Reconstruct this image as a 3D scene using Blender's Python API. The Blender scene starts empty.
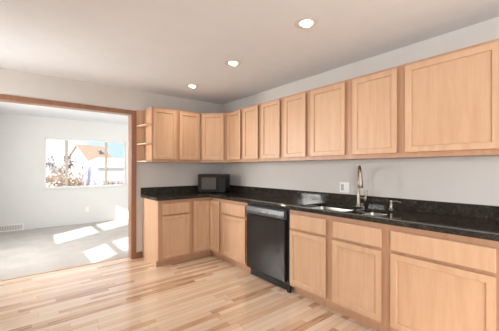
import bpy, bmesh, math, random
from mathutils import Vector, Matrix
from mathutils.geometry import tessellate_polygon
random.seed(7)
S = bpy.context.scene
COL = S.collection
PI = math.pi

# ------------------------------------------------------------------ camera
H = 1.303
FPX = 282.0
YAW = math.atan((249.5 - 22.0) / FPX)
cam = bpy.data.cameras.new('camera')
cam.sensor_width = 36.0
cam.lens = FPX / 499.0 * 36.0
cam.shift_y = 3.0 / 499.0
cam.clip_start = 0.05
co = bpy.data.objects.new('camera', cam)
COL.objects.link(co)
co.location = (0, 0, H)
co.rotation_euler = (PI / 2, 0, -YAW)
S.camera = co

# ------------------------------------------------------------------ world, sun, daylight, exposure
S.view_settings.view_transform = 'Standard'
S.view_settings.look = 'None'
S.view_settings.exposure = 0.42
S.view_settings.gamma = 1.0
S.view_settings.use_curve_mapping = False

w = bpy.data.worlds.new('sky')
S.world = w
w.use_nodes = True
bg = w.node_tree.nodes['Background']
bg.inputs[1].default_value = 0.9
_t = w.node_tree
_tc = _t.nodes.new('ShaderNodeTexCoord')
_mp = _t.nodes.new('ShaderNodeMapping')
_mp.inputs['Location'].default_value = (0.3, 0.0, 0.0)
_t.links.new(_tc.outputs['Generated'], _mp.inputs[0])
_nz = _t.nodes.new('ShaderNodeTexNoise')                 # loose bright cloud over a pale blue sky
_nz.inputs['Scale'].default_value = 4.0
_nz.inputs['Detail'].default_value = 5
_t.links.new(_mp.outputs[0], _nz.inputs['Vector'])
_rp = _t.nodes.new('ShaderNodeValToRGB')
_rp.color_ramp.elements[0].position = 0.46
_rp.color_ramp.elements[0].color = (0.60, 0.79, 1.0, 1)
_rp.color_ramp.elements[1].position = 0.60
_rp.color_ramp.elements[1].color = (1.0, 1.0, 1.0, 1)
_t.links.new(_nz.outputs[0], _rp.inputs[0])
_t.links.new(_rp.outputs[0], bg.inputs[0])

SUN_DIR = Vector((0.819, 0.574, -0.5)).normalized()
sl = bpy.data.lights.new('sun', 'SUN')
sl.energy = 10.5
sl.angle = math.radians(0.6)
sl.color = (1.0, 0.97, 0.93)
so = bpy.data.objects.new('sun', sl)
COL.objects.link(so)
so.rotation_euler = SUN_DIR.to_track_quat('-Z', 'Y').to_euler()
so.location = (-8, -6, 8)


def daylight(name, loc, direction, sx, sy, energy, color=(1, 0.98, 0.95)):
    l = bpy.data.lights.new(name, 'AREA')
    l.shape = 'RECTANGLE'
    l.size = sx
    l.size_y = sy
    l.energy = energy
    l.color = color
    o = bpy.data.objects.new(name, l)
    COL.objects.link(o)
    o.visible_camera = True
    o.location = loc
    o.rotation_euler = Vector(direction).to_track_quat('-Z', 'Y').to_euler()
    return o


daylight('living_window_daylight', (-1.15, 5.26, 1.50), (1, 0, 0), 0.82, 1.20, 88)
daylight('kitchen_window_daylight', (-1.15, 3.49, 1.52), (1, 0, 0), 0.74, 0.90, 24)
daylight('added_rear_fill', (0.75, -2.60, 1.10), (0, 1, 0), 2.5, 1.9, 25, (0.97, 0.98, 1.0))  # general fill added behind the camera, source unseen
daylight('added_kitchen_side_fill', (-1.15, -1.75, 1.42), (1, 0, 0), 1.1, 0.9, 95, (0.97, 0.98, 1.0))  # fill added out of view to brighten the right-hand cabinet fronts
daylight('added_living_side_fill', (3.90, 6.10, 1.50), (-1, 0, 0), 1.5, 1.1, 34)  # unseen fill added to brighten the living room

# ------------------------------------------------------------------ materials


def new_mat(name):
    m = bpy.data.materials.new(name)
    m.use_nodes = True
    nt = m.node_tree
    for n in list(nt.nodes):
        nt.nodes.remove(n)
    out = nt.nodes.new('ShaderNodeOutputMaterial')
    b = nt.nodes.new('ShaderNodeBsdfPrincipled')
    nt.links.new(b.outputs[0], out.inputs[0])
    return m, nt, b


def nd(nt, kind, **kw):
    n = nt.nodes.new(kind)
    for k, v in kw.items():
        setattr(n, k, v)
    return n


def mth(nt, op, a, b=None, c=None):
    n = nt.nodes.new('ShaderNodeMath')
    n.operation = op
    for i, v in enumerate((a, b, c)):
        if v is None:
            continue
        if isinstance(v, (int, float)):
            n.inputs[i].default_value = v
        else:
            nt.links.new(v, n.inputs[i])
    return n.outputs[0]


def ramp(nt, fac, stops, interp='LINEAR'):
    r = nt.nodes.new('ShaderNodeValToRGB')
    r.color_ramp.interpolation = interp
    el = r.color_ramp.elements
    while len(el) > 1:
        el.remove(el[-1])
    el[0].position = stops[0][0]
    el[0].color = (*stops[0][1], 1)
    for p, c in stops[1:]:
        e = el.new(p)
        e.color = (*c, 1)
    nt.links.new(fac, r.inputs[0])
    return r.outputs[0]


def coords(nt, scale=(1, 1, 1), loc=(0, 0, 0)):
    tc = nd(nt, 'ShaderNodeTexCoord')
    mp = nd(nt, 'ShaderNodeMapping')
    mp.inputs['Scale'].default_value = scale
    mp.inputs['Location'].default_value = loc
    nt.links.new(tc.outputs['Object'], mp.inputs[0])
    return mp.outputs[0]


def noise(nt, vec, scale, detail=3, rough=0.5):
    n = nd(nt, 'ShaderNodeTexNoise')
    n.inputs['Scale'].default_value = scale
    n.inputs['Detail'].default_value = detail
    n.inputs['Roughness'].default_value = rough
    nt.links.new(vec, n.inputs['Vector'])
    return n.outputs[0]


def bump(nt, b, h, strength, dist=0.01):
    n = nd(nt, 'ShaderNodeBump')
    n.inputs['Strength'].default_value = strength
    n.inputs['Distance'].default_value = dist
    nt.links.new(h, n.inputs['Height'])
    nt.links.new(n.outputs[0], b.inputs['Normal'])


def plain(name, col, rough=0.6, metal=0.0, var=0.06, scale=20, bmp=0.0, spec=0.5):
    m, nt, b = new_mat(name)
    f = noise(nt, coords(nt), scale)
    lo = tuple(c * (1 - var) for c in col)
    hi = tuple(min(1, c * (1 + var)) for c in col)
    nt.links.new(ramp(nt, f, [(0.3, lo), (0.7, hi)]), b.inputs['Base Color'])
    b.inputs['Roughness'].default_value = rough
    b.inputs['Metallic'].default_value = metal
    b.inputs['Specular IOR Level'].default_value = spec
    if bmp:
        bump(nt, b, f, bmp)
    return m


def wood(name, lo, hi, rough=0.38, stretch=(14, 14, 1.2), rnd=0.10):
    m, nt, b = new_mat(name)
    oi = nd(nt, 'ShaderNodeObjectInfo')
    tc = nd(nt, 'ShaderNodeTexCoord')
    add = nd(nt, 'ShaderNodeVectorMath', operation='ADD')
    cx = nd(nt, 'ShaderNodeCombineXYZ')
    r7 = mth(nt, 'MULTIPLY', oi.outputs['Random'], 7.0)
    for i in range(3):
        nt.links.new(r7, cx.inputs[i])
    nt.links.new(tc.outputs['Object'], add.inputs[0])
    nt.links.new(cx.outputs[0], add.inputs[1])
    mp = nd(nt, 'ShaderNodeMapping')
    mp.inputs['Scale'].default_value = stretch
    nt.links.new(add.outputs[0], mp.inputs[0])
    f = noise(nt, mp.outputs[0], 1.6, 4, 0.55)
    f2 = noise(nt, mp.outputs[0], 9.0, 3, 0.6)
    mix = mth(nt, 'ADD', mth(nt, 'MULTIPLY', f, 0.75), mth(nt, 'MULTIPLY', f2, 0.25))
    mix = mth(nt, 'ADD', mix, mth(nt, 'MULTIPLY', mth(nt, 'SUBTRACT', oi.outputs['Random'], 0.5), rnd))
    nt.links.new(ramp(nt, mix, [(0.28, lo), (0.72, hi)]), b.inputs['Base Color'])
    b.inputs['Roughness'].default_value = rough
    bump(nt, b, f2, 0.03)
    return m


def floor_mat():
    m, nt, b = new_mat('hardwood_strips')
    tc = nd(nt, 'ShaderNodeTexCoord')
    sp = nd(nt, 'ShaderNodeSeparateXYZ')
    nt.links.new(tc.outputs['Object'], sp.inputs[0])
    v = mth(nt, 'DIVIDE', sp.outputs[1], 0.062)
    row = mth(nt, 'FLOOR', v)
    wn = nd(nt, 'ShaderNodeTexWhiteNoise', noise_dimensions='1D')
    nt.links.new(row, wn.inputs['W'])
    u = mth(nt, 'ADD', mth(nt, 'DIVIDE', sp.outputs[0], 0.75), mth(nt, 'MULTIPLY', wn.outputs['Value'], 17.0))
    colm = mth(nt, 'FLOOR', u)
    cv = nd(nt, 'ShaderNodeCombineXYZ')
    nt.links.new(row, cv.inputs[0])
    nt.links.new(colm, cv.inputs[1])
    w2 = nd(nt, 'ShaderNodeTexWhiteNoise', noise_dimensions='2D')
    nt.links.new(cv.outputs[0], w2.inputs['Vector'])
    # grain, shifted from strip to strip
    gv = nd(nt, 'ShaderNodeCombineXYZ')
    nt.links.new(mth(nt, 'ADD', mth(nt, 'MULTIPLY', sp.outputs[0], 2.2), mth(nt, 'MULTIPLY', w2.outputs['Value'], 31.0)), gv.inputs[0])
    nt.links.new(mth(nt, 'MULTIPLY', sp.outputs[1], 26.0), gv.inputs[1])
    g = noise(nt, gv.outputs[0], 1.3, 4, 0.6)
    t = mth(nt, 'ADD', w2.outputs['Value'], mth(nt, 'MULTIPLY', mth(nt, 'SUBTRACT', g, 0.5), 0.75))
    c = ramp(nt, t, [(0.0, (0.74, 0.595, 0.465)), (0.34, (0.705, 0.54, 0.405)), (0.62, (0.655, 0.47, 0.33)),
                     (0.86, (0.58, 0.385, 0.25)), (0.98, (0.49, 0.30, 0.185)), (1.0, (0.36, 0.20, 0.115))])
    fr = mth(nt, 'FRACT', v)
    fu = mth(nt, 'FRACT', u)
    gap = mth(nt, 'MAXIMUM', mth(nt, 'LESS_THAN', fr, 0.045), mth(nt, 'LESS_THAN', fu, 0.004))
    mx = nd(nt, 'ShaderNodeMix', data_type='RGBA')
    nt.links.new(mth(nt, 'MULTIPLY', gap, 0.55), mx.inputs[0])
    nt.links.new(c, mx.inputs[6])
    mx.inputs[7].default_value = (0.22, 0.11, 0.055, 1)
    nt.links.new(mx.outputs[2], b.inputs['Base Color'])
    b.inputs['Roughness'].default_value = 0.22
    b.inputs['Coat Weight'].default_value = 0.5
    b.inputs['Coat Roughness'].default_value = 0.12
    bump(nt, b, mth(nt, 'SUBTRACT', g, mth(nt, 'MULTIPLY', gap, 0.6)), 0.02, 0.003)
    return m


def granite_mat():
    m, nt, b = new_mat('dark_granite')
    c = coords(nt)
    n1 = noise(nt, c, 60, 4, 0.7)
    vo = nd(nt, 'ShaderNodeTexVoronoi')
    vo.inputs['Scale'].default_value = 95
    nt.links.new(c, vo.inputs['Vector'])
    n2 = noise(nt, c, 16, 3, 0.6)
    k = mth(nt, 'ADD', mth(nt, 'MULTIPLY', n1, 0.6), mth(nt, 'MULTIPLY', n2, 0.4))
    k = mth(nt, 'SUBTRACT', k, mth(nt, 'MULTIPLY', vo.outputs[0], 0.12))
    nt.links.new(ramp(nt, k, [(0.34, (0.017, 0.015, 0.012)), (0.50, (0.040, 0.035, 0.027)),
                              (0.60, (0.090, 0.080, 0.060)), (0.72, (0.17, 0.155, 0.12))]), b.inputs['Base Color'])
    b.inputs['Roughness'].default_value = 0.07
    b.inputs['Specular IOR Level'].default_value = 0.26
    return m


def carpet_mat():
    m, nt, b = new_mat('carpet')
    c = coords(nt)
    n1 = noise(nt, c, 220, 3, 0.7)
    n2 = noise(nt, c, 3.2, 4, 0.6)
    k = mth(nt, 'ADD', mth(nt, 'MULTIPLY', n1, 0.45), mth(nt, 'MULTIPLY', n2, 0.55))
    nt.links.new(ramp(nt, k, [(0.3, (0.38, 0.355, 0.33)), (0.7, (0.53, 0.50, 0.475))]), b.inputs['Base Color'])
    b.inputs['Roughness'].default_value = 0.95
    b.inputs['Specular IOR Level'].default_value = 0.1
    bump(nt, b, n1, 0.5, 0.006)
    return m


def glass_mat():
    m = bpy.data.materials.new('window_glass')
    m.use_nodes = True
    nt = m.node_tree
    for n in list(nt.nodes):
        nt.nodes.remove(n)
    out = nt.nodes.new('ShaderNodeOutputMaterial')
    tr = nt.nodes.new('ShaderNodeBsdfTransparent')
    gl = nt.nodes.new('ShaderNodeBsdfGlossy')
    gl.inputs['Roughness'].default_value = 0.02
    mx = nt.nodes.new('ShaderNodeMixShader')
    lw = nt.nodes.new('ShaderNodeLayerWeight')
    lw.inputs['Blend'].default_value = 0.5
    nt.links.new(mth(nt, 'ADD', 0.02, mth(nt, 'MULTIPLY', mth(nt, 'POWER', lw.outputs['Facing'], 5.0), 0.5)), mx.inputs[0])
    nt.links.new(tr.outputs[0], mx.inputs[1])
    nt.links.new(gl.outputs[0], mx.inputs[2])
    nt.links.new(mx.outputs[0], out.inputs[0])
    return m


def emit_mat(name, col, st):
    m, nt, b = new_mat(name)
    b.inputs['Base Color'].default_value = (*col, 1)
    b.inputs['Emission Color'].default_value = (*col, 1)
    b.inputs['Emission Strength'].default_value = st
    return m


M = dict(
    maple=wood('honey_maple', (0.52, 0.315, 0.19), (0.62, 0.405, 0.257)),
    maple_frame=wood('reddish_maple', (0.44, 0.235, 0.135), (0.53, 0.315, 0.195)),
    trim=wood('brown_stained_trim', (0.21, 0.095, 0.052), (0.32, 0.152, 0.085), 0.35),
    floor=floor_mat(), granite=granite_mat(), carpet=carpet_mat(), glass=glass_mat(),
    wall=plain('greige_wall_paint', (0.62, 0.59, 0.555), 0.85, var=0.015, scale=4, spec=0.2),
    living=plain('pale_grey_wall_paint', (0.66, 0.665, 0.65), 0.85, var=0.012, scale=4, spec=0.2),
    ceil=plain('ceiling_paint', (0.745, 0.755, 0.765), 0.9, var=0.015, scale=6, spec=0.1),
    white=plain('white_plastic', (0.82, 0.81, 0.78), 0.4, var=0.02),
    grey_plastic=plain('grey_plastic', (0.42, 0.40, 0.37), 0.4, var=0.03),
    vinyl=plain('taupe_window_vinyl', (0.52, 0.46, 0.38), 0.5, var=0.03),
    black=plain('black_gloss_enamel', (0.020, 0.016, 0.014), 0.20, var=0.05, spec=0.28),
    black_matt=plain('black_plastic', (0.010, 0.009, 0.008), 0.40, var=0.1, spec=0.3),
    control=plain('dark_control_plastic', (0.075, 0.08, 0.095), 0.28, var=0.08),
    mwglass=plain('smoked_microwave_glass', (0.085, 0.077, 0.07), 0.3, var=0.06, spec=0.3),
    mwgrille=plain('charcoal_grille_plastic', (0.015, 0.014, 0.013), 0.45, var=0.1, spec=0.25),
    steel=plain('brushed_stainless', (0.55, 0.53, 0.50), 0.33, 1.0, 0.05, 60),
    nickel=plain('brushed_nickel', (0.31, 0.27, 0.22), 0.38, 1.0, 0.05, 60),
    ring=plain('beige_lamp_trim', (0.62, 0.59, 0.55), 0.6),
    lens=emit_mat('lamp_lens', (1.0, 0.88, 0.70), 5.0),
    siding=plain('white_siding', (0.58, 0.58, 0.57), 0.8, var=0.03),
    shingle=plain('brown_shingles', (0.33, 0.235, 0.17), 0.9, var=0.12, scale=6),
    snow=plain('pale_roof', (0.62, 0.62, 0.64), 0.9, var=0.03, scale=3),
    ground=plain('pale_yard', (0.50, 0.47, 0.43), 0.95, var=0.12, scale=0.8),
    fence=plain('lavender_grey_boards', (0.26, 0.26, 0.37), 0.8, var=0.12, scale=8),
    bark=plain('bark', (0.30, 0.22, 0.17), 0.9, var=0.2),
    leaf=plain('dry_leaves', (0.52, 0.38, 0.29), 0.9, var=0.25, scale=3),
    dark_leaf=plain('dusky_leaves', (0.24, 0.20, 0.20), 0.9, var=0.25, scale=3),
    dark=plain('dark_paint', (0.12, 0.12, 0.14), 0.4, var=0.1),
)

# ------------------------------------------------------------------ mesh helpers


class MB:
    """Collects shapes under a matrix, then links them as one mesh object."""

    def __init__(self, mtx=None):
        self.bm = bmesh.new()
        self.m = mtx or Matrix()

    def _take(self, b):
        b.transform(self.m)
        me = bpy.data.meshes.new('tmp')
        b.to_mesh(me)
        b.free()
        self.bm.from_mesh(me)
        bpy.data.meshes.remove(me)
        return self

    def box(self, lo, hi, bev=0.0, seg=2):
        b = bmesh.new()
        bmesh.ops.create_cube(b, size=1)
        for v in b.verts:
            v.co = Vector([(lo[i] + hi[i]) / 2 + v.co[i] * (hi[i] - lo[i]) for i in range(3)])
        if bev:
            bmesh.ops.bevel(b, geom=b.edges[:], offset=bev, segments=seg, profile=0.5, affect='EDGES')
        return self._take(b)

    def lathe(self, prof, seg=32, loc=(0, 0, 0), rot=None):
        """prof: list of (r, z) from one end to the other; r = 0 closes."""
        b = bmesh.new()
        rings = []
        for r, z in prof:
            if r < 1e-6:
                rings.append([b.verts.new((0, 0, z))])
            else:
                rings.append([b.verts.new((r * math.cos(2 * PI * i / seg), r * math.sin(2 * PI * i / seg), z)) for i in range(seg)])
        for A, B in zip(rings, rings[1:]):
            for i in range(seg):
                j = (i + 1) % seg
                if len(A) == 1 and len(B) == 1:
                    continue
                if len(A) == 1:
                    b.faces.new((A[0], B[i], B[j]))
                elif len(B) == 1:
                    b.faces.new((A[i], A[j], B[0]))
                else:
                    b.faces.new((A[i], A[j], B[j], B[i]))
        bmesh.ops.recalc_face_normals(b, faces=b.faces)
        mm = Matrix.Translation(loc)
        if rot is not None:
            mm = mm @ rot
        b.transform(mm)
        return self._take(b)

    def tube(self, pts, rad, seg=14):
        """rad: number or list per point."""
        b = bmesh.new()
        pts = [Vector(p) for p in pts]
        n = len(pts)
        rs = rad if isinstance(rad, (list, tuple)) else [rad] * n
        prev = None
        rings = []
        for i, p in enumerate(pts):
            t = (pts[min(i + 1, n - 1)] - pts[max(i - 1, 0)]).normalized()
            if prev is None:
                a = Vector((0, 0, 1)) if abs(t.z) < 0.9 else Vector((1, 0, 0))
                u = t.cross(a).normalized()
            else:
                u = (prev - t * prev.dot(t)).normalized()
            prev = u
            v = t.cross(u)
            rings.append([b.verts.new(p + (u * math.cos(2 * PI * k / seg) + v * math.sin(2 * PI * k / seg)) * rs[i]) for k in range(seg)])
        for A, B in zip(rings, rings[1:]):
            for k in range(seg):
                b.faces.new((A[k], A[(k + 1) % seg], B[(k + 1) % seg], B[k]))
        b.faces.new(rings[0])
        b.faces.new(rings[-1])
        bmesh.ops.recalc_face_normals(b, faces=b.faces)
        return self._take(b)

    def prism(self, outer, z0, z1, holes=(), fmap=None, bev=0.0, outer_top=None):
        """Extrudes a polygon with holes; fmap turns (u, v, w) into a point. outer_top + bev: eased upper edge."""
        b = bmesh.new()
        loops = [list(outer)] + [list(h) for h in holes]
        flat = [p for l in loops for p in l]
        tris = tessellate_polygon([[Vector((p[0], p[1], 0)) for p in l] for l in loops])
        tl = [list(outer_top) if outer_top else loops[0]] + loops[1:]
        flat_t = [p for l in tl for p in l]
        f = fmap or (lambda u, v, q: (u, v, q))
        vb = [b.verts.new(f(p[0], p[1], z0)) for p in flat]
        vt = [b.verts.new(f(p[0], p[1], z1)) for p in flat_t]
        vm = vt
        if outer_top:
            vm = [b.verts.new(f(p[0], p[1], z1 - bev)) for p in loops[0]]
        for t in tris:
            for vv in (vb, vt):
                try:
                    b.faces.new([vv[i] for i in t])
                except ValueError:
                    pass
        k = 0
        for li, l in enumerate(loops):
            n = len(l)
            for i in range(n):
                a, c = k + i, k + (i + 1) % n
                if li == 0 and outer_top:
                    b.faces.new((vb[a], vb[c], vm[c], vm[a]))
                    b.faces.new((vm[a], vm[c], vt[c], vt[a]))
                else:
                    b.faces.new((vb[a], vb[c], vt[c], vt[a]))
            k += n
        bmesh.ops.recalc_face_normals(b, faces=b.faces)
        return self._take(b)

    def rloops(self, x0, z0, x1, z1, steps, cap=True, close=False):
        """Rectangular rings on the XZ plane: steps = (inset, y) from outside to inside."""
        b = bmesh.new()
        rr = []
        for ins, y in steps:
            rr.append([b.verts.new(p) for p in ((x0 + ins, y, z0 + ins), (x1 - ins, y, z0 + ins), (x1 - ins, y, z1 - ins), (x0 + ins, y, z1 - ins))])
        pairs = list(zip(rr, rr[1:]))
        if close:
            pairs.append((rr[-1], rr[0]))
        for A, B in pairs:
            for i in range(4):
                j = (i + 1) % 4
                b.faces.new((A[i], A[j], B[j], B[i]))
        if cap:
            b.faces.new(rr[-1])
            b.faces.new(rr[0])
        bmesh.ops.recalc_face_normals(b, faces=b.faces)
        return self._take(b)

    def faces(self, polys):
        b = bmesh.new()
        for p in polys:
            b.faces.new([b.verts.new(q) for q in p])
        bmesh.ops.remove_doubles(b, verts=b.verts, dist=1e-5)
        bmesh.ops.recalc_face_normals(b, faces=b.faces)
        return self._take(b)

    def build(self, name, mat, parent=None, smooth=False, loc=None):
        me = bpy.data.meshes.new(name)
        if loc is not None:
            self.bm.transform(Matrix.Translation(-Vector(loc)))
        self.bm.to_mesh(me)
        self.bm.free()
        me.materials.append(mat)
        if smooth:
            me.shade_smooth()
            try:
                me.set_sharp_from_angle(angle=math.radians(40))
            except Exception:
                pass
        o = bpy.data.objects.new(name, me)
        COL.objects.link(o)
        if parent is not None:
            o.parent = parent
        elif loc is not None:
            o.location = loc
        return o


def tag(o, label, cat, group=None):
    o['label'] = label
    o['category'] = cat
    if group:
        o['group'] = group
    return o


def thing(name, label, cat, loc=(0, 0, 0), rz=0.0, group=None):
    o = bpy.data.objects.new(name, None)
    COL.objects.link(o)
    o.location = loc
    o.rotation_euler = (0, 0, rz)
    o.empty_display_size = 0.1
    return tag(o, label, cat, group)


def struct(o, label=None):
    o['kind'] = 'structure'
    if label:
        o['label'] = label
    return o


def rect(u0, v0, u1, v1):
    return [(u0, v0), (u1, v0), (u1, v1), (u0, v1)]


def circ(cx, cy, r, n=32):
    return [(cx + r * math.cos(2 * PI * i / n), cy + r * math.sin(2 * PI * i / n)) for i in range(n)]


def rrect(u0, v0, u1, v1, r, n=6):
    out = []
    for cx, cy, a0 in ((u1 - r, v1 - r, 0), (u0 + r, v1 - r, PI / 2), (u0 + r, v0 + r, PI), (u1 - r, v0 + r, 1.5 * PI)):
        for i in range(n + 1):
            a = a0 + PI / 2 * i / n
            out.append((cx + r * math.cos(a), cy + r * math.sin(a)))
    return out


XZ = lambda u, v, q: (u, q, v)        # wall across: u = X, v = Z, q = Y
YZ = lambda u, v, q: (q, u, v)        # wall along: u = Y, v = Z, q = X

# ------------------------------------------------------------------ room
W, D = 2.78, 4.225                    # right wall, back wall of the kitchen
XL, YR = -0.95, -2.40                 # left wall, rear wall behind the camera
D2, YF, XR2 = 4.345, 7.66, 3.70       # living side of the back wall, far wall, right wall of the living room
CE = 2.44
LIGHTS = [(1.823, 3.522), (1.770, 2.477), (1.727, 1.438)]

struct(MB().prism(rect(XL, YR, W, D2), -0.06, 0.0).build('floor', M['floor']), 'hardwood strip floor')
struct(MB().prism(rect(XL, D2 + 0.001, XR2, YF), -0.06, 0.004).build('carpet', M['carpet']), 'beige grey carpet in the adjoining room')
struct(MB().prism(rect(XL - 0.06, YR - 0.12, XR2 + 0.12, YF + 0.12), CE, CE + 0.14,
                  [circ(x, y, 0.071) for x, y in LIGHTS]).build('ceiling', M['ceil']))
struct(MB().prism(rect(YR - 0.12, -0.06, D, CE), W, W + 0.12, fmap=YZ).build('wall_right', M['wall']))
OP0, OP1, OPZ = -0.64, 1.24, 2.10     # rough opening between the two rooms
outl = [(XL, -0.06), (OP0, -0.06), (OP0, OPZ), (OP1, OPZ), (OP1, -0.06), (XR2, -0.06), (XR2, CE), (XL, CE)]
struct(MB().prism(outl, D, D2, fmap=XZ).build('wall_back', M['wall']))
W2 = (4.82, 0.855, 5.70, 2.13)         # window openings in the left wall: y0, z0, y1, z1
W6 = (-2.35, 0.93, -1.15, 1.90)
W3 = (3.09, 1.03, 3.89, 2.00)
struct(MB().prism(rect(YR - 0.12, -0.06, YF + 0.12, CE), XL - 0.06, XL, [rect(*W2), rect(*W3), rect(*W6)], fmap=YZ).build('wall_left', M['living']))
W4 = (-0.55, 0.05, 2.05, 2.08)
struct(MB().prism(rect(XL, -0.06, W, CE), YR - 0.12, YR, [rect(*W4)], fmap=XZ).build('wall_rear', M['wall']))
W1 = (0.385, 0.865, 2.085, 1.985)
struct(MB().prism(rect(XL, -0.06, XR2, CE), YF, YF + 0.12, [rect(*W1)], fmap=XZ).build('wall_far', M['living']))
W5 = (5.30, 0.90, 6.90, 2.10)
struct(MB().prism(rect(D2, -0.06, YF + 0.12, CE), XR2, XR2 + 0.12, [rect(*W5)], fmap=YZ).build('wall_living', M['living']))

# wood lining and casing of the wide opening
tb = MB()
cs = 0.07
for ya, yb in ((D - 0.018, D), (D2, D2 + 0.018)):
    tb.box((OP1 - 0.02, ya, 0.0), (OP1 - 0.02 + cs, yb, OPZ - 0.02 + cs - 0.012), 0.004)
    tb.box((OP0 + 0.02 - cs, ya, 0.0), (OP0 + 0.02, yb, OPZ - 0.02 + cs - 0.012), 0.004)
    tb.box((OP0 + 0.02, ya, OPZ - 0.02), (OP1 - 0.02, yb, OPZ - 0.02 + cs - 0.012), 0.004)
tb.box((OP1 - 0.02, D, 0), (OP1, D2, OPZ))
tb.box((OP0, D, 0), (OP0 + 0.02, D2, OPZ))
tb.box((OP0 + 0.02, D, OPZ - 0.02), (OP1 - 0.02, D2, OPZ))
struct(tb.build('trim_1', M['trim']), 'brown stained wood casing around the wide opening')
struct(MB().box((OP1 - 0.02 + cs + 0.002, D - 0.014, 0), (1.386, D - 0.001, 0.085), 0.003).build('baseboard_back', M['trim']))
struct(MB().box((XL, YF - 0.012, 0.004), (-0.62, YF, 0.075), 0.003).box((0.045, YF - 0.012, 0.004), (XR2, YF, 0.045), 0.003)
       .build('baseboard_far', M['living']))
struct(MB().box((OP0 + 0.02, D2 - 0.006, 0.0), (OP1 - 0.02, D2 + 0.016, 0.006), 0.002).build('trim_2', M['maple']), 'thin wood strip where carpet meets hardwood')


def window(name, plane, rectv, axis, mulls=(), rails=(), mat=None, mullmat=None, fw=0.028, depth=0.05, label=None, mw=0.02):
    """A framed window; mulls at u positions, rails at v positions; one mesh per pane."""
    u0, v0, u1, v1 = rectv
    fm = (lambda q0: XZ) if axis == 'XZ' else (lambda q0: YZ)
    fmap = fm(0)
    q0, q1 = plane, plane + depth
    lo, hi = min(q0, q1), max(q0, q1)
    e = 0.001
    fr = MB().prism(rect(u0 + e, v0 + e, u1 - e, v1 - e), lo, hi, [rect(u0 + fw, v0 + fw, u1 - fw, v1 - fw)], fmap=fmap)
    root = struct(fr.build(name, mat), label)
    us = [u0 + fw] + [x for m_ in mulls for x in (m_ - mw, m_ + mw)] + [u1 - fw]
    vs = [v0 + fw] + [x for r_ in rails for x in (r_ - mw, r_ + mw)] + [v1 - fw]
    for m_ in mulls:
        MB().prism(rect(m_ - mw, v0 + fw, m_ + mw, v1 - fw), lo + 0.004, hi - 0.004, fmap=fmap).build('mullion', mullmat or mat, root)
    for r_ in rails:
        MB().prism(rect(u0 + fw, r_ - mw, u1 - fw, r_ + mw), lo + 0.004, hi - 0.004, fmap=fmap).build('meeting_rail', mat, root)
    mid = (lo + hi) / 2
    for a in range(0, len(us), 2):
        for c in range(0, len(vs), 2):
            MB().prism(rect(us[a], vs[c], us[a + 1], vs[c + 1]), mid - 0.002, mid + 0.002, fmap=fmap).build('pane', M['glass'], root)
    return root


w1 = window('window_1', YF + 0.05, W1, 'XZ', mulls=(0.803, 1.640), mat=M['white'], mullmat=M['vinyl'], depth=0.05, label='three-pane window in the far wall', mw=0.027)
MB().box((W1[0] - 0.03, YF - 0.025, W1[1] - 0.028), (W1[2] + 0.03, YF + 0.05, W1[1] + 0.003), 0.004).build('window_sill', M['living'], w1)
window('window_2', XL - 0.05, W2, 'YZ', rails=(1.383,), mat=M['white'], depth=0.04, mw=0.028, fw=0.02)
window('window_3', XL - 0.05, W3, 'YZ', rails=(1.325,), mat=M['white'], depth=0.04, mw=0.028, fw=0.02)
window('added_window_5', XR2 + 0.04, W5, 'YZ', mulls=(6.1,), mat=M['white'], depth=0.05)  # unseen window, added to let in the living room fill
window('added_window_6', XL - 0.05, W6, 'YZ', mulls=(-1.75,), mat=M['white'], depth=0.04)  # made-up window out of view, opening for the kitchen side fill
window('added_window_4', YR - 0.09, W4, 'XZ', mulls=(0.75,), mat=M['white'], depth=0.06, fw=0.05, mw=0.03)  # unseen rear window, added as the opening for the fill behind the camera

# ------------------------------------------------------------------ cabinets (local frame: x along the face, y into the wall, z up)
ST = 0.044


def door(parent, x0, z0, x1, z1, mtx=None, label=None):
    d = MB(mtx)
    d.rloops(x0, z0, x1, z1, [(0.015, -0.0005), (0.0, -0.020), (0.002, -0.026), (ST, -0.026), (ST + 0.004, -0.0235), (ST + 0.006, -0.0125), (ST + 0.007, -0.001)], cap=False, close=True)
    o = d.build('door', M['maple'], parent)
    MB(mtx).box((x0 + ST + 0.004, -0.0130, z0 + ST + 0.004), (x1 - ST - 0.004, -0.003, z1 - ST - 0.004)).build('door_panel', M['maple'], o)
    return o


def drawer(parent, x0, z0, x1, z1, mtx=None, name='drawer'):
    d = MB(mtx)
    d.rloops(x0, z0, x1, z1, [(0.015, -0.0005), (0.0, -0.019), (0.002, -0.024), (0.008, -0.026)])
    return d.build(name, M['maple'], parent)


def face(parent, w, z0, z1, opens, mtx=None, t=0.019):
    MB(mtx).prism(rect(0, z0, w, z1), 0.0, t, [rect(*o) for o in opens], fmap=XZ).build('face_frame', M['maple_frame'], parent)


def case(parent, w, d, z0, z1, top=True, mtx=None):
    c = MB(mtx)
    t = 0.016
    c.box((0.0005, 0.0195, z0), (t, d, z1))
    c.box((w - t, 0.0195, z0), (w - 0.0005, d, z1))
    c.box((t, 0.0195, z0), (w - t, d, z0 + t))
    c.box((t, d - 0.008, z0 + t), (w - t, d, z1))
    if top:
        c.box((t, 0.0195, z1 - t), (w - t, d - 0.008, z1))
    c.build('carcass', M['maple_frame'], parent)


UZ0, UZ1 = 1.396, 2.166
DZ0, DZ1 = 1.434, 2.142
UD = 0.317
EPS = 0.0008


def wall_cabinet(label, loc, rz, width, doors, group='maple wall cabinets'):
    r = thing('wall_cabinet', label, 'cabinet', (loc[0], loc[1], UZ0), rz, group)
    h = UZ1 - UZ0
    case(r, width, UD, 0.0, h)
    face(r, width, 0, h, [(a + 0.012, DZ0 + 0.012 - UZ0, b - 0.012, DZ1 - 0.012 - UZ0) for a, b in doors])
    for a, b in doors:
        door(r, a, DZ0 - UZ0, b, DZ1 - UZ0)
    return r


FX = W - 0.32                          # face of the right-hand wall cabinets
RZ = -PI / 2


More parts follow.
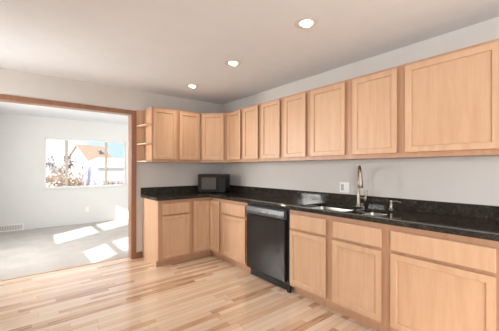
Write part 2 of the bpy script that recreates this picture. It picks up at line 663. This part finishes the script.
def right_upper(label, y0, y1, ds):
    return wall_cabinet(label, (FX, y0 - EPS), RZ, y0 - y1 - 2 * EPS, [(y0 - a, y0 - b) for a, b in ds])


right_upper('two-door maple wall cabinet next to the angled corner one', 3.613, 2.812, [(3.565, 3.232), (3.166, 2.846)])
right_upper('two-door maple wall cabinet high above the dishwasher', 2.812, 2.005, [(2.778, 2.439), (2.368, 2.038)])
right_upper('two-door maple wall cabinet above the outlet and faucet', 2.005, 1.030, [(1.970, 1.551), (1.471, 1.061)])
right_upper('wide-doored maple wall cabinet nearest the right edge', 1.030, -0.220, [(0.999, 0.402), (0.330, -0.180)])
FY = D - 0.32                          # face of the back wall cabinets
r = wall_cabinet('two-door maple wall cabinet on the back wall beside the open shelves', (1.402, FY), 0, 2.169 - 1.402,
                 [(0.024, 0.356), (0.405, 0.738)])

# angled corner wall cabinet
p0, p1 = Vector((2.1705, FY)), Vector((FX, 3.6145))
L = (p1 - p0).length
ang = math.atan2(p1.y - p0.y, p1.x - p0.x)
r = thing('corner_wall_cabinet', 'single-door maple wall cabinet set at an angle across the corner', 'cabinet', (p0.x, p0.y, UZ0), ang, 'maple wall cabinets')
inv = Matrix.Rotation(-ang, 4, 'Z') @ Matrix.Translation((-p0.x, -p0.y, 0))
nrm = Vector((math.cos(PI / 4), math.sin(PI / 4))) * 0.0205
body = [(p0.x + nrm.x, p0.y + nrm.y + 0.0), (p1.x + nrm.x, p1.y + nrm.y), (W - 0.003, p1.y + nrm.y), (W - 0.003, D - 0.003), (p0.x + nrm.x, D - 0.003)]
MB(inv).prism(body, 0, UZ1 - UZ0).build('carcass', M['maple'], r)
face(r, L, 0, UZ1 - UZ0, [(0.05, 0.05, L - 0.05, 0.72)])
door(r, 0.028, DZ0 - UZ0, L - 0.040, DZ1 - UZ0)

# open shelves on the end of the back wall run
r = thing('open_end_shelf', 'three-tier open maple end shelf beside the doorway casing', 'shelf', (1.292, D, UZ0), 0)
MB().box((0.0, -0.012, 0.0), (0.1085, -0.002, UZ1 - UZ0 - 0.012)).build('back_panel', M['maple'], r)
sh = [(0.0, -0.0125), (0.1085, -0.0125), (0.1085, -0.318), (0.085, -0.318)]
for i in range(9):
    a = PI / 2 * i / 8
    sh.append((0.085 - 0.085 * math.sin(a), -0.10 - 0.218 * math.cos(a)))
for z in (0.0, 0.245, 0.505):
    MB().prism(sh, z, z + 0.017).build('shelf', M['maple'], r)

# base cabinets
BZ0, BZ1 = 0.086, 0.882
BX, BY = W - 0.61, D - 0.61
BD = 0.606
KICK = 0.055
DRZ0, DRZ1, BDZ0, BDZ1 = 0.692, 0.838, 0.118, 0.670


def toe(parent, w, x0=0.0, mtx=None):
    MB(mtx).box((x0, KICK, 0.0), (w, KICK + 0.016, BZ0 - 0.001)).build('toe_kick', M['maple_frame'], parent)


def base_cabinet(label, loc, rz, width, fronts, drawers, top=False, dname='drawer', group='maple base cabinets'):
    r = thing('base_cabinet', label, 'cabinet', (loc[0], loc[1], 0), rz, group)
    case(r, width, BD, BZ0, BZ1, top)
    face(r, width, BZ0, BZ1, [(a + .012, DRZ0 + .012, b - .012, DRZ1 - .012) for a, b in drawers] + [(a + .012, BDZ0 + .012, b - .012, BDZ1 - .012) for a, b in fronts])
    for a, b in drawers:
        drawer(r, a, DRZ0, b, DRZ1, name=dname)
    for a, b in fronts:
        door(r, a, BDZ0, b, BDZ1)
    toe(r, width)
    return r


def right_base(label, y0, y1, ds, **k):
    d = [(y0 - a, y0 - b) for a, b in ds]
    return base_cabinet(label, (BX, y0 - EPS), RZ, y0 - y1 - 2 * EPS, d, d, **k)


right_base('maple base cabinet with drawer and door left of the dishwasher', 3.312, 2.722, [(3.275, 2.752)])
right_base('maple sink base cabinet with two doors under the steel sink', 2.022, 1.018, [(2.003, 1.560), (1.492, 1.050)], dname='false_drawer_front')
right_base('wide maple base cabinet with one drawer, right of the sink base', 1.018, 0.347, [(0.984, 0.376)])
right_base('maple base cabinet barely showing at the right edge', 0.347, -0.270, [(0.318, -0.235)])

EX = 1.388                             # left end of the back run
r = base_cabinet('maple base cabinet at the doorway end of the back wall', (EX + 0.0005, BY), 0, 1.864 - EX,
                 [(0.045, 0.432)], [(0.045, 0.432)])
MB().prism([(0.0, BZ0), (0.0, BZ1), (BD, BZ1), (BD, 0.0), (KICK, 0.0), (KICK, BZ0)], -0.010, -0.0005, fmap=YZ).build('end_panel', M['maple'], r)

# L-shaped corner base cabinet with two doors meeting in the inner corner
r = thing('corner_base_cabinet', 'L-shaped maple corner base cabinet below the microwave', 'cabinet', (BX, BY, 0), 0, 'maple base cabinets')
Xa, Yb = 1.8655 - BX, 3.3135 - BY
f = 0.0195
Lp = [(Xa, f), (f, f), (f, Yb), (BD, Yb), (BD, BD), (Xa, BD)]
MB().prism(Lp, BZ0, BZ1 - 0.002).build('carcass', M['maple'], r)
MB().box((Xa, 0, BZ0), (0.019, 0.019, BZ1)).box((0.0, Yb, BZ0), (0.019, 0.0, BZ1)).build('face_frame', M['maple_frame'], r)
door(r, Xa + 0.018, BDZ0, -0.0275, DRZ1)
mr = Matrix.Rotation(RZ, 4, 'Z')
door(r, 0.0275, BDZ0, -Yb - 0.028, DRZ1, mtx=mr)
MB().box((Xa, KICK, 0), (KICK, KICK + .016, BZ0 - .001)).box((KICK, Yb, 0), (KICK + .016, KICK + .016, BZ0 - .001)).build('toe_kick', M['maple_frame'], r)

# ------------------------------------------------------------------ dishwasher
r = thing('dishwasher', 'black built-in dishwasher between maple base cabinets', 'dishwasher', (BX, 2.712, 0), RZ)
dw = 2.712 - 2.070
MB().box((0.006, 0.02, 0.10), (dw - 0.004, 0.56, 0.868)).build('tub', M['black_matt'], r)
MB().box((dw + 0.004, 0.004, 0.0), (dw + 0.040, 0.03, 0.880)).build('side_filler', M['black_matt'], r)
MB().box((0.0, -0.028, 0.105), (dw, 0.018, 0.752), 0.006).build('door', M['black'], r)
cp = MB()
prof = [(-0.028, 0.760), (-0.040, 0.772), (-0.043, 0.800), (-0.036, 0.845), (-0.020, 0.862), (0.018, 0.862), (0.018, 0.760)]
cp.prism(prof, 0.0, dw, fmap=YZ)
c = cp.build('control_panel', M['control'], r)
for i, (a, b) in enumerate(((0.30, 0.33), (0.34, 0.36), (0.42, 0.45), (0.46, 0.49), (0.50, 0.53))):
    MB(Matrix.Translation((0, -0.0415, 0.808)) @ Matrix.Rotation(0.15, 4, 'X')).box((a, -0.002, -0.006), (b, 0.004, 0.006), 0.001).build('button', M['grey_plastic'], c)
MB().box((0.0, 0.035, 0.0), (dw, 0.05, 0.100)).build('toe_panel', M['black_matt'], r)

# ------------------------------------------------------------------ worktop with backsplash
CT0, CT1 = 0.8835, 0.9200
CX, CY = W - 0.648, D - 0.648
e = 0.009
xl, ye = EX - 0.035, -0.285
outer = [(xl, D - 0.003), (xl, CY), (CX, CY), (CX, ye), (W - 0.003, ye), (W - 0.003, D - 0.003)]
otop = [(xl + e, D - 0.003), (xl + e, CY + e), (CX + e, CY + e), (CX + e, ye + e), (W - 0.003, ye + e), (W - 0.003, D - 0.003)]
SX0, SX1 = 2.205, 2.60
bowls = [(SX0, 1.415, SX1, 1.945), (SX0 + 0.01, 1.105, SX1, 1.375)]
r = thing('worktop', 'L-shaped dark speckled granite worktop with low backsplash', 'worktop', (CX, CY, CT0))
inv = Matrix.Translation((-CX, -CY, -CT0))
MB(inv).prism(outer, CT0, CT1, [rrect(*b, 0.05) for b in bowls], outer_top=otop, bev=e).build('slab', M['granite'], r)
bs = 0.020
bl = [(xl, D - 0.003), (xl, D - 0.003 - bs), (W - 0.003 - bs, D - 0.003 - bs), (W - 0.003 - bs, ye), (W - 0.003, ye), (W - 0.003, D - 0.003)]
MB(inv).prism(bl, CT1 + 0.0003, 1.022).build('backsplash', M['granite'], r)

# ------------------------------------------------------------------ double-bowl sink
r = thing('sink', 'double-bowl stainless steel sink set into the granite worktop', 'sink', (2.42, 1.52, CT0))
inv = Matrix.Translation((-2.42, -1.52, -CT0))
for u0, v0, u1, v1 in bowls:
    b = bmesh.new()
    rings = []
    for ins, z, rad in ((-0.02, CT0 - 0.001, 0.06), (0.001, CT0 - 0.001, 0.05), (0.006, CT0 - 0.03, 0.05), (0.014, CT0 - 0.150, 0.05), (0.03, CT0 - 0.172, 0.045), (0.09, CT0 - 0.178, 0.03)):
        rings.append([b.verts.new((x, y, z)) for x, y in rrect(u0 + ins, v0 + ins, u1 - ins, v1 - ins, rad)])
    for A, B in zip(rings, rings[1:]):
        n = len(A)
        for i in range(n):
            b.faces.new((A[i], A[(i + 1) % n], B[(i + 1) % n], B[i]))
    b.faces.new(rings[-1])
    bmesh.ops.recalc_face_normals(b, faces=b.faces)
    m_ = MB(inv)
    m_._take(b)
    bo = m_.build('bowl', M['steel'], r, smooth=True)
    cx_, cy_ = (u0 + u1) / 2, (v0 + v1) / 2
    MB(inv).lathe([(0.0, 0.001), (0.018, 0.002), (0.024, 0.005), (0.042, 0.006), (0.045, 0.0005)], loc=(cx_, cy_, CT0 - 0.178)).build('drain', M['steel'], bo, smooth=True)

# ------------------------------------------------------------------ faucet
fb = Vector((2.681, 1.546, CT1))
r = thing('faucet', 'tall brushed nickel gooseneck faucet behind the sink', 'faucet', fb)
MB().lathe([(0.0, 0.0), (0.027, 0.0), (0.027, 0.006), (0.022, 0.012), (0.0185, 0.03), (0.0185, 0.115), (0.0165, 0.130), (0.0150, 0.150), (0.0, 0.150)]).build('body', M['nickel'], r, smooth=True)
d = Vector((-0.815, -0.58, 0))
R_ = 0.094
pts = [Vector((0, 0, 0.148)), Vector((0, 0, 0.20)), Vector((0, 0, 0.26)), Vector((0, 0, 0.31))]
for i in range(1, 17):
    a = PI * i / 16 * 0.94
    pts.append(d * (R_ - R_ * math.cos(a)) + Vector((0, 0, 0.31 + R_ * math.sin(a))))
MB().tube(pts, 0.0105, 16).build('spout', M['nickel'], r, smooth=True)
e_ = d * 2 * R_
MB().lathe([(0.0, 0.198), (0.0225, 0.198), (0.0255, 0.204), (0.0245, 0.235), (0.0180, 0.290), (0.0120, 0.345), (0.0, 0.336)], loc=(e_.x, e_.y, 0)).build('spray_head', M['nickel'], r, smooth=True)
hd = MB()
hx = Vector((0.28, -0.96, 0)).normalized()
hd.tube([hx * 0.012 + Vector((0, 0, 0.082)), hx * 0.066 + Vector((0, 0, 0.082))], 0.0115)
ho = hd.build('handle', M['nickel'], r, smooth=True)
MB().tube([hx * 0.066 + Vector((0, 0, 0.058)), hx * 0.068 + Vector((0, 0, 0.082)), hx * 0.074 + Vector((0, 0, 0.125)), hx * 0.078 + Vector((0, 0, 0.165))], [0.0095, 0.0115, 0.0065, 0.0075]).build('lever', M['nickel'], ho, smooth=True)

# soap dispenser
r = thing('soap_dispenser', 'short brushed nickel soap dispenser on the worktop right of the sink', 'soap dispenser', (2.690, 1.222, CT1))
MB().lathe([(0.0, 0.0), (0.024, 0.0), (0.024, 0.005), (0.0165, 0.010), (0.0165, 0.050), (0.0, 0.050)]).build('collar', M['nickel'], r, smooth=True)
MB().lathe([(0.0, 0.0502), (0.0095, 0.0502), (0.0095, 0.066), (0.0145, 0.068), (0.0145, 0.082), (0.0, 0.084)]).build('pump', M['nickel'], r, smooth=True)
MB().tube([(0.004, -0.010, 0.076), (0.012, -0.045, 0.079), (0.018, -0.078, 0.074), (0.019, -0.084, 0.066)], [0.006, 0.0055, 0.005, 0.005]).build('nozzle', M['nickel'], r, smooth=True)

# ------------------------------------------------------------------ microwave
r = thing('microwave', 'black countertop microwave standing angled in the worktop corner', 'microwave', (2.32, 3.82, CT1), -PI / 4 - 0.04)
mw, mh, md = 0.44, 0.292, 0.325
MB().box((-mw / 2, 0.012, 0.012), (mw / 2, md, mh), 0.006).build('case', M['black_matt'], r)
o = MB().prism(rect(-mw / 2, 0.012, 0.115, mh), -0.012, 0.0115, [rect(-0.165, 0.055, 0.070, mh - 0.050)], fmap=XZ).build('door', M['black'], r)
MB().box((-0.166, -0.007, 0.054), (0.071, 0.004, mh - 0.049)).build('door_window', M['mwglass'], o)
c = MB().box((0.117, -0.012, 0.012), (mw / 2, 0.0115, mh), 0.003).build('control_panel', M['mwgrille'], r)
MB().box((0.130, -0.0135, mh - 0.055), (mw / 2 - 0.015, -0.0115, mh - 0.030)).build('display', M['black'], c)
for i in range(4):
    for j in range(3):
        MB().box((0.131 + j * 0.026, -0.0138, 0.075 + i * 0.036), (0.151 + j * 0.026, -0.0115, 0.098 + i * 0.036), 0.0008).build('button', M['mwgrille'], c)
v = MB()
for i in range(9):
    v.box((mw / 2 - 0.0005, 0.06 + i * 0.022, 0.06), (mw / 2 + 0.0015, 0.070 + i * 0.022, mh - 0.06))
v.build('side_vent', M['mwgrille'], r)
for x in (-0.18, 0.18):
    for y in (0.05, md - 0.05):
        MB().lathe([(0, 0), (0.012, 0), (0.014, 0.0125), (0, 0.0125)], 16, (x, y, 0)).build('foot', M['black_matt'], r)

# ------------------------------------------------------------------ outlets and register
r = thing('outlet_plate', 'white double wall plate above the backsplash left of the faucet', 'outlet', (W, 1.768, 1.094), RZ, 'white wall plates')
MB().box((-0.062, -0.007, -0.058), (0.062, -0.0008, 0.058), 0.003).build('plate', M['white'], r)
q = MB().box((-0.041, -0.0095, -0.034), (-0.008, -0.0068, 0.034), 0.001).build('receptacle', M['grey_plastic'], r)
for z in (-0.02, 0.02):
    MB().box((-0.032, -0.0101, z - 0.005), (-0.030, -0.0092, z + 0.005)).box((-0.020, -0.0101, z - 0.005), (-0.018, -0.0092, z + 0.005)).build('socket', M['black_matt'], q)
MB().box((0.008, -0.0095, -0.034), (0.041, -0.0068, 0.034), 0.001).build('rocker_switch', M['white'], r)

r = thing('outlet_plate', 'single white wall outlet low on the far wall under the window', 'outlet', (1.205, YF, 0.335), 0, 'white wall plates')
MB().box((-0.036, -0.007, -0.058), (0.036, -0.0008, 0.058), 0.003).build('plate', M['white'], r)
q = MB().box((-0.018, -0.0095, -0.036), (0.018, -0.0068, 0.036), 0.003).build('receptacle', M['white'], r)

r = thing('floor_register', 'long white slatted air register at the foot of the far wall', 'register', (-0.29, YF, 0.004))
g = MB().prism(rect(-0.32, 0.0, 0.325, 0.138), -0.022, -0.001, [rect(-0.30, 0.022, 0.305, 0.118)], fmap=XZ).build('register_frame', M['white'], r)
sl_ = MB()
for i in range(24):
    x = -0.295 + i * 0.0255
    sl_.box((x, -0.018, 0.022), (x + 0.012, -0.010, 0.118))
sl_.build('slats', M['white'], r)
MB().box((-0.30, -0.006, 0.022), (0.305, -0.002, 0.118)).build('backing', M['grey_plastic'], r)

# ------------------------------------------------------------------ recessed lights
LL = ['recessed ceiling light farthest away, near the corner cabinet', 'recessed ceiling light in the middle of the row of three', 'recessed ceiling light nearest the camera, largest in view']
for (x, y), lab in zip(LIGHTS, LL):
    r = thing('recessed_light', lab, 'ceiling light', (x, y, CE), 0, 'recessed ceiling lights')
    MB().lathe([(0.049, 0.004), (0.052, -0.003), (0.066, -0.007), (0.086, -0.005), (0.090, -0.0005)], 40).build('trim_ring', M['ring'], r, smooth=True)
    MB().lathe([(0.0, 0.10), (0.058, 0.10), (0.0655, 0.0)], 40).build('can', M['ring'], r, smooth=True)
    tilt = Matrix.Rotation(0.30, 4, Vector((0.6, 0.8, 0)))
    MB().lathe([(0.0, -0.020), (0.025, -0.019), (0.040, -0.014), (0.046, 0.000), (0.043, 0.03), (0.02, 0.075), (0.0, 0.08)], 32, rot=tilt).build('lamp', M['lens'], r, smooth=True)
    l = bpy.data.lights.new('recessed_lamp', 'SPOT')
    l.energy = 15
    l.color = (1.0, 0.87, 0.72)
    l.spot_size = math.radians(150)
    l.spot_blend = 0.9
    l.shadow_soft_size = 0.045
    lo_ = bpy.data.objects.new('recessed_lamp', l)
    COL.objects.link(lo_)
    lo_.parent = r
    lo_.location = (0, 0, -0.03)

# ------------------------------------------------------------------ outside the far window
FV = Vector((math.sin(YAW), math.cos(YAW), 0))
RV = Vector((math.cos(YAW), -math.sin(YAW), 0))


def out(px, py, Y):
    dd = FV + RV * ((px - 249.5) / FPX) + Vector((0, 0, (168.5 - py) / FPX))
    return Vector((0, 0, H)) + dd * (Y / dd.y)


GZ = -0.25
struct(MB().prism(rect(-30, YF + 0.13, 60, 110), GZ - 0.3, GZ).build('ground', M['ground']), 'pale open ground outside')

# gabled house
A = out(78, 145.5, 60)
r = thing('house', 'white gabled house with brown shingle roof beyond the window', 'house', (A.x, A.y, GZ), math.radians(25))
zr = A.z - GZ
hw, Lh = 3.3, 4.8
ze = zr - 3.0
k = (zr - ze) / hw
MB().prism([(-hw, 0), (hw, 0), (hw, ze), (0, zr), (-hw, ze)], 0.0, Lh, fmap=lambda u, v, q: (q, -u, v)).build('walls', M['siding'], r)
ov = 0.5
t = 0.18
for s in (1, -1):
    MB().prism([(0, zr + 0.02), (s * (hw + ov), ze - ov * k + 0.02), (s * (hw + ov), ze - ov * k + 0.02 + t), (0, zr + 0.02 + t)], -0.4, Lh + 0.4, fmap=lambda u, v, q: (q, -u, v)).build('roof_slope', M['shingle'], r)
MB().box((2.9, -1.9, zr - 2.1), (3.4, -1.4, zr - 0.8)).build('chimney', M['dark'], r)

# garage in front of it
r = thing('garage', 'low white garage with pale hipped roof in front of the gabled house', 'garage', (7.5, 36, GZ), 0)
inv = Matrix.Translation((-7.5, -36, -GZ))
e0, e1 = out(83, 166.5, 36), out(140, 166.5, 36)
r0, r1 = out(97, 157.8, 39), out(128, 157.8, 39)
zE, zR = e0.z, r0.z
x0, x1 = e0.x, e1.x
MB(inv).box((x0 + 0.4, 36.4, GZ), (x1 - 0.4, 41.6, zE)).build('walls', M['siding'], r)
P = [(x0, 36, zE), (x1, 36, zE), (x1, 42, zE), (x0, 42, zE)]
R0, R1 = (r0.x, 39, zR), (r1.x, 39, zR)
MB(inv).faces([[P[0], P[1], R1, R0], [P[1], P[2], R1], [P[2], P[3], R0, R1], [P[3], P[0], R0], [P[3], P[2], P[1], P[0]]]).build('roof', M['snow'], r)
MB(inv).box((x0, 35.94, zE - 0.14), (x1, 35.99, zE + 0.02)).build('gutter', M['grey_plastic'], r)
gx = out(102, 170, 36).x
MB(inv).box((gx, 36.36, zE - 1.3), (gx + 0.8, 36.39, zE - 0.7)).build('window', M['grey_plastic'], r)
MB(inv).box((out(113, 170, 36).x, 36.35, GZ), (out(121, 170, 36).x, 36.39, zE - 0.6)).build('garage_door', M['white'], r)

# board fence, parked car, trees
a, b = out(79.5, 163.5, 24), out(99, 182, 17)
r = thing('board_fence', 'lavender grey board fence sloping down beside the garage', 'fence', (a.x, a.y, GZ))
n = 16
ta, tb_ = a.z, b.z + 0.85
fm_ = MB()
for i in range(n):
    f0, f1 = i / n, (i + 0.92) / n
    q0 = a.lerp(b, f0)
    q1 = a.lerp(b, f1)
    z0 = ta + (tb_ - ta) * f0
    z1 = ta + (tb_ - ta) * f1
    nn = Vector((q1.y - q0.y, -(q1.x - q0.x), 0)).normalized() * 0.05
    B4 = [Vector((q0.x, q0.y, GZ)), Vector((q1.x, q1.y, GZ)), Vector((q1.x, q1.y, z1)), Vector((q0.x, q0.y, z0))]
    C4 = [p + nn for p in B4]
    off = Vector((a.x, a.y, GZ))
    B4 = [p - off for p in B4]
    C4 = [p - off for p in C4]
    fm_.faces([B4, C4] + [[B4[j], B4[(j + 1) % 4], C4[(j + 1) % 4], C4[j]] for j in range(4)])
fm_.build('boards', M['fence'], r)

cpos = out(117, 181, 30)
r = thing('hedge', 'low dark clipped hedge before the garage, low in the right pane', 'hedge', (cpos.x, cpos.y, GZ), 0.1)
hb = MB()
hr = random.Random(4)
for i in range(9):
    x = -1.3 + i * 0.32
    hb.lathe([(0.0, 0.0), (0.22, 0.0), (0.27, 0.12), (0.24, 0.27), (0.12, 0.36 + hr.uniform(0, 0.05)), (0.0, 0.38)], 10, (x, hr.uniform(-0.08, 0.08), 0))
hb.build('foliage', M['dark_leaf'], r)


def tree(label, px, Y, top, spread, leafmat, nl, seed, lsize, twig=0.02):
    rnd = random.Random(seed)
    p = out(px, 175, Y)
    r = thing('tree', label, 'tree', (p.x, p.y, GZ))
    tr = MB()
    tr.tube([(0, 0, 0), (0.05, 0.02, top * 0.3), (0, 0.05, top * 0.62)], [0.11, 0.09, 0.05], 8)
    tips = []
    for i in range(14):
        z0 = top * rnd.uniform(0.15, 0.6)
        a_ = rnd.uniform(0, 2 * PI)
        ln = spread * rnd.uniform(0.5, 1.0)
        tip = Vector((math.cos(a_) * ln, math.sin(a_) * ln, min(top, z0 + rnd.uniform(0.2, 0.5) * top)))
        tr.tube([(0, 0.02, z0), tip * 0.5 + Vector((0, 0, z0 * 0.45)), tip], [0.04, 0.028, twig * 0.5], 6)
        tips.append((Vector((0, 0, z0)), tip))
    tr.build('trunk', M['bark'], r)
    lf = []
    for i in range(nl):
        q0, q1 = rnd.choice(tips)
        c_ = q0.lerp(q1, rnd.uniform(0.3, 1.08)) + Vector([rnd.gauss(0, spread * 0.14) for _ in range(3)])
        if c_.z < 0.02:
            continue
        u = Vector([rnd.gauss(0, 1) for _ in range(3)]).normalized()
        v_ = u.orthogonal().normalized()
        lf.append([c_ - u * lsize, c_ + v_ * lsize * 0.5, c_ + u * lsize, c_ - v_ * lsize * 0.5])
    b_ = bmesh.new()
    for q in lf:
        b_.faces.new([b_.verts.new(x) for x in q])
    m2 = MB()
    m2._take(b_)
    m2.build('foliage', leafmat, r)
    return r


tree('dusky leafy tree seen through the left pane', 60.5, 19, 2.45, 0.85, M['dark_leaf'], 260, 3, 0.10)
tree('low tan bush-like tree below the dusky tree', 56, 15, 1.55, 0.95, M['leaf'], 600, 5, 0.09)
tree('tan shrubby tree behind the left mullion, beside the fence', 71, 17, 1.35, 0.85, M['leaf'], 420, 9, 0.08)
